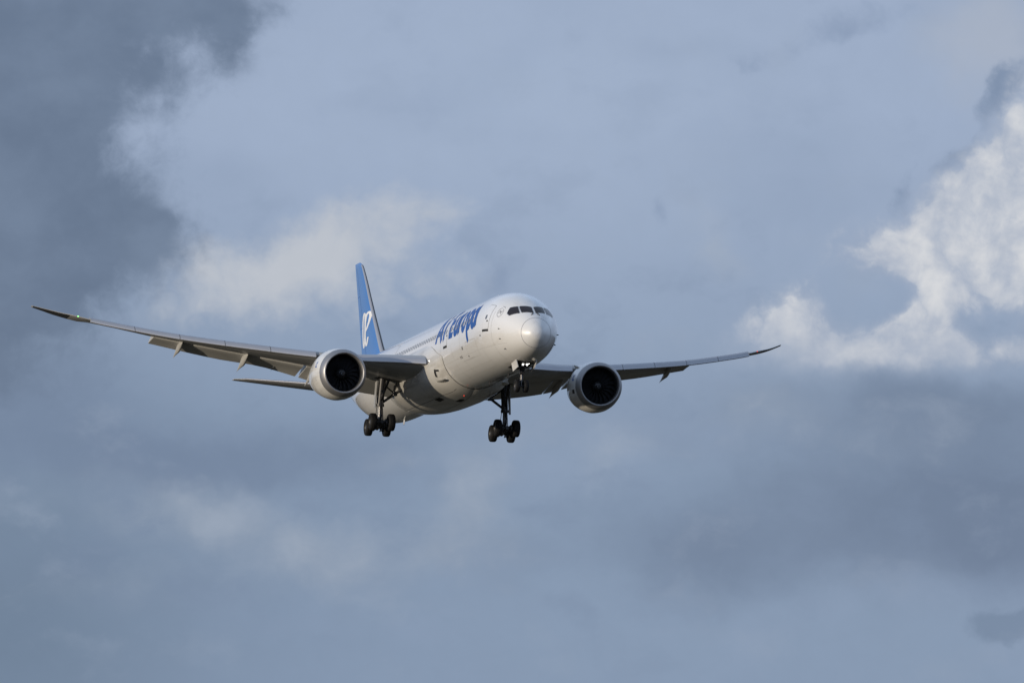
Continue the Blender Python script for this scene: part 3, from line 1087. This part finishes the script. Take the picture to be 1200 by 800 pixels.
# leading edge strip: light metal on the starboard half, near-black on the port half
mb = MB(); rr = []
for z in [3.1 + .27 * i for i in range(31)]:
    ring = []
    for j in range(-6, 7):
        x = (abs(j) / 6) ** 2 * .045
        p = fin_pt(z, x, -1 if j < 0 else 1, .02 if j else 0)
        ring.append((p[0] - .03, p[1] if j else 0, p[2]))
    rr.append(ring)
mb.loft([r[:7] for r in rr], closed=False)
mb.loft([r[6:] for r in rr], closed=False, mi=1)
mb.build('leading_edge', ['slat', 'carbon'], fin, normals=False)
mb = MB()
for side in (-1, 1):
    mb.loft([[fin_pt(3.2 + 7.9 * i / 20, x, side, .004) for i in range(21)] for x in (.665, .675)], closed=False)
    for z in (5.9, 8.6):
        mb.loft([[fin_pt(z + d, .67 + .3 * i / 6, side, .004) for i in range(7)] for d in (0, .03)], closed=False)
mb.pieces('rudder_gap', 'letter', fin)


# white script mark on both faces of the fin
def mark(side):
    # strokes drawn wide along the chord: x is squeezed 3.2 times for the pen, then stretched back
    SX = 3.2

    def fn(x, y, off):
        z = y
        c = finT(z) - finL(z)
        return fin_pt(z, (x * SX - finL(z)) / c, side, off)
    mb = MB()
    q = lambda pts: chaikin([(a_ / SX, b_) for a_, b_ in pts])
    w = .2
    stroke(mb, q([(57.1, 6.83), (57.45, 6.97), (57.8, 6.8), (58.03, 6.3), (58.1, 5.43), (57.98, 4.6), (57.65, 4.2), (57.25, 4.55), (56.97, 5.4), (56.95, 6.3), (57.05, 6.9)]), w, fn, 0, False, .06)
    stroke(mb, q([(56.85, 5.45), (56.06, 5.71), (55.5, 6.1), (55.27, 6.55), (55.45, 6.85), (55.95, 6.93), (56.5, 6.78), (56.85, 6.3), (56.96, 5.5), (56.85, 4.75), (56.4, 4.25), (55.95, 4.4), (55.6, 4.9)]), w, fn, .003, False, .06)
    mb.build('emblem', 'mark', fin, normals=False)


mark(-1); mark(1)

for side in (-1, 1):
    mb = MB(); rr = []
    for i in range(13):
        f = i / 12
        y = .6 + (9.9 - .6) * f
        s0 = 54.6 + (60.75 - 54.6) * f + (1.1 * max(0, f - .9) * 10 if f > .9 else 0) * .6
        s1 = 60.6 + (62.5 - 60.6) * f
        z = .72 + (1.66 - .72) * f
        c = s1 - s0
        tc = .10 * (1 if f < .97 else .6)
        up = [(s0 + c * x, side * y, z + thick(x) * tc * c + .005) for x in [.5 * (1 - math.cos(math.pi * j / 12)) for j in range(13)]]
        lo = [(s0 + c * x, side * y, z - thick(x) * tc * c - .005) for x in [.5 * (1 - math.cos(math.pi * j / 12)) for j in range(13)]]
        rr.append(up + lo[::-1])
    mb.loft(rr, closed=True, cap0=True, cap1=True)
    tp = mb.build('tailplane', 'wing', jet, autosmooth=50)
    mb = MB(); rr = []
    for i in range(13):
        f = i / 12 * .93
        y = .6 + (9.9 - .6) * f
        s0 = 54.6 + (60.75 - 54.6) * f; z = .72 + (1.66 - .72) * f; c = 60.6 + 1.9 * f - s0
        rr.append([(s0 + c * x - .012, side * y, z + sg * (thick(x) * .10 * c + .012)) for sg, x in ((1, .06), (1, .025), (1, .006), (0, 0), (-1, .006), (-1, .025), (-1, .06))])
    mb.loft(rr, closed=False)
    mb.build('leading_edge', 'slat', tp, normals=False)
    mb = MB()
    mb.loft([[(54.6 + 6.15 * f + (6.0 - 4.25 * f) * x, side * (.6 + 9.3 * f), .72 + .94 * f - thick(x) * .10 * (6.0 - 4.25 * f) - .012) for f in [.05 + .85 * i / 10 for i in range(11)]] for x in (.68, .69)], closed=False)
    mb.build('elevator_gap', 'line', tp, normals=False)


# ------------------------------------------------------------------ landing gear
def wheel(c, rad, wid, parent, ax=(0, 1, 0)):
    mb = MB()
    h = wid / 2
    pr = [(-h * .80, rad * .56), (-h * .97, rad * .68), (-h * 1.0, rad * .80), (-h * .90, rad * .92), (-h * .66, rad * .985), (-h * .34, rad), (-h * .30, rad * .985), (-h * .25, rad),
          (h * .25, rad), (h * .30, rad * .985), (h * .34, rad), (h * .66, rad * .985), (h * .90, rad * .92), (h * 1.0, rad * .80), (h * .97, rad * .68), (h * .80, rad * .56)]
    mb.lathe(pr, c, ax, 40)
    for sg in (-1, 1):
        mb.lathe([(sg * h * .80, rad * .56), (sg * h * .72, rad * .52), (sg * h * .45, rad * .46), (sg * h * .42, rad * .28), (sg * h * .7, rad * .24), (sg * h * .74, .01)], c, ax, 32, mi=1)
    return mb.build('wheel', ['tyre', 'rim'], parent, autosmooth=45)


def plate(mb, a, b, c, d, th, mi=0):
    a, b, c, d = map(Vector, (a, b, c, d))
    n = (b - a).cross(d - a).normalized() * th / 2
    mb.loft([[tuple(q + n) for q in (a, b, c, d)], [tuple(q - n) for q in (a, b, c, d)]], cap0=True, cap1=True, mi=mi, smooth=False)


# nose gear
NX, NZ = 4.87, -4.30
mb = MB()
mb.tube((4.70, 0, -2.2), (4.83, 0, -3.35), .15, .14, 16)
mb.tube((4.7, 0, -3.3), (4.92, 0, -3.38), .17, .17, 14)
mb.tube((4.82, 0, -3.3), (NX, 0, NZ), .085, .085, 14, mi=1)
mb.tube((NX, -.36, NZ), (NX, .36, NZ), .07, .07, 12)
mb.tube((4.95, 0, -3.3), (5.3, 0, -3.75), .05, .04, 8); mb.tube((5.3, 0, -3.75), (4.95, 0, -4.22), .04, .05, 8)
mb.tube((4.75, 0, -3.15), (3.4, 0, -2.6), .07, .06, 10)
for sy in (-.22, .22):
    mb.tube((4.62, sy, -2.6), (4.74, sy * .7, -3.2), .04, .04, 8)
mb.box((4.55, 0, -2.95), (.12, .42, .07))
ng = mb.build('nose_landing_gear', ['gear', 'chrome'], jet, autosmooth=40)
for sy in (-.325, .325): wheel((NX, sy, NZ), .475, .34, ng)
for (y, z) in ((-.27, -2.66), (-.11, -2.80), (.33, -2.68), (.19, -2.80), (.72, -2.55)):
    mb = MB()
    big = abs(y) < .5
    r_ = .075 if big else .045
    mb.lathe([(0, 0), (.005, r_ * .6), (.02, r_), ], (4.0, y, z), (1, 0, .05), 16, mi=1)
    mb.lathe([(.02, r_), (.0, r_ * 1.12), (.1, r_ * 1.1), (.2, r_ * .6), (.24, 0)], (4.0, y, z), (1, 0, .05), 16)
    mb.build('landing_light', ['gear', 'lamp'], ng, autosmooth=40)
mb = MB(); mb.tube((4.2, -.35, -2.8), (4.2, .75, -2.66), .035, .035, 8); mb.tube((4.2, .1, -2.7), (4.65, 0, -2.9), .05, .05, 8); mb.build('light_bracket', 'gear', ng)
for sy in (-1, 1):
    mb = MB()
    plate(mb, (3.40, sy * .80, -2.46), (4.75, sy * .80, -2.66), (4.75, sy * .66, -3.26), (3.40, sy * .62, -3.06), .05)
    mb.build('gear_door', 'white', ng, autosmooth=30)
    mb = MB(); mb.tube((4.3, sy * .72, -2.9), (4.72, sy * .12, -2.8), .03, .03, 8); mb.build('door_rod', 'gear', ng)
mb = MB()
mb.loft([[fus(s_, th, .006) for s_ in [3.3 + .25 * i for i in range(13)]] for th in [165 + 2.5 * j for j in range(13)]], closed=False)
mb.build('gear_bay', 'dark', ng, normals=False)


# main gear
def main_gear(side):
    X, Y, Z = 30.1, 4.9 * side, -4.91
    mb = MB()
    top = (30.0, 4.75 * side, -1.2)
    mb.tube(top, (X, Y, -3.35), .27, .25, 20)
    mb.tube((X, Y, -3.3), (X, Y, -3.5), .31, .31, 20)
    mb.tube((X, Y, -3.45), (X, Y, -4.75), .155, .155, 16, mi=1)
    mb.tube((X, Y, -4.6), (X, Y, -5.05), .24, .22, 16)
    # torsion links
    mb.tube((X - .15, Y, -3.45), (X - .62, Y, -4.05), .07, .055, 8); mb.tube((X - .62, Y, -4.05), (X - .2, Y, -4.7), .055, .07, 8)
    # hydraulic lines
    for dy, ds in ((.2, .2), (-.2, .22), (.12, -.26)):
        mb.tube((X + ds, Y + dy, -1.8), (X + ds * 1.1, Y + dy, -3.5), .035, .03, 6)
        mb.tube((X + ds * 1.1, Y + dy, -3.5), (X + ds * 1.6, Y + dy * 1.4, -4.6), .025, .025, 6)
    mb.tube((X - .4, Y + .05, -2.6), (X - .05, Y + .05, -3.3), .08, .08, 8)
    g = mb.build('main_landing_gear', ['gear', 'chrome'], jet, autosmooth=40)
    # side brace, drag brace
    mb = MB()
    mid = Vector((X + .1, Y - side * 1.15, -2.45))
    mb.tube((X, Y - side * .2, -3.15), tuple(mid), .10, .11, 10)
    mb.tube(tuple(mid), (X + .15, Y - side * 2.2, -1.75), .11, .12, 10)
    mb.box(tuple(mid), (.17, .17, .17))
    mb.tube(tuple(mid), (X + .1, Y - side * .15, -1.7), .06, .06, 8)
    mb.build('side_brace', 'gear', g)
    mb = MB()
    mb.tube((X - .1, Y, -3.1), (X - 1.1, Y - side * .1, -2.3), .09, .09, 10)
    mb.tube((X - 1.1, Y - side * .1, -2.3), (X - 2.0, Y - side * .2, -1.6), .10, .11, 10)
    mb.build('drag_brace', 'gear', g)
    # truck beam tilted heel down
    tl = R(11)
    d = Vector((math.cos(tl), 0, -math.sin(tl)))
    c = Vector((X, Y, Z))
    mb = MB()
    mb.tube(tuple(c - d * .95), tuple(c + d * .95), .14, .14, 14)
    for k in (-.76, .76):
        a = c + d * k
        mb.tube(tuple(a + Vector((0, -.86, 0))), tuple(a + Vector((0, .86, 0))), .095, .095, 12)
        for sy in (-.36, .36):
            mb.tube(tuple(a + Vector((0, sy - .09, 0))), tuple(a + Vector((0, sy + .09, 0))), .27, .27, 18)
    mb.tube(tuple(c + Vector((.1, .16, .2))), tuple(c + d * .76 + Vector((0, .2, -.28))), .04, .04, 8)
    mb.build('truck_beam', 'gear', g)
    for k in (-.76, .76):
        for sy in (-.71, .71):
            a = c + d * k + Vector((0, sy, 0))
            wheel(tuple(a), .655, .52, g)
    # strut door on the outboard flank
    mb = MB()
    yo = Y + side * .52
    plate(mb, (X - .25, yo - side * .22, -1.55), (X + .45, yo - side * .22, -1.6), (X + .3, yo - side * .1, -3.6), (X - .15, yo - side * .1, -3.65), .06)
    mb.build('gear_door', 'wing', g, autosmooth=30)
    mb = MB()
    plate(mb, (X + .2, Y - side * 1.3, -1.6), (X + 1.2, Y - side * 1.3, -1.7), (X + 1.0, Y - side * 1.2, -2.5), (X + .4, Y - side * 1.2, -2.3), .05)
    mb.build('inner_gear_door', 'gear', g, autosmooth=30)
    # wheel bay opening
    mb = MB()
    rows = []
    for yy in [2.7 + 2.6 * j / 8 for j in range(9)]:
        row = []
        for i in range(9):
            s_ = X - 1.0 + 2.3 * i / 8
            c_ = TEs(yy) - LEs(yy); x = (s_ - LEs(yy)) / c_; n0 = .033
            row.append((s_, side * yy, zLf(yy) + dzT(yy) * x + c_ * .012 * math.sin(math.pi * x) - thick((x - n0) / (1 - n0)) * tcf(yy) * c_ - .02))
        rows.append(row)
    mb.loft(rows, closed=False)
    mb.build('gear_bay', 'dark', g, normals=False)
    return g


for sd_ in (-1, 1): main_gear(sd_)
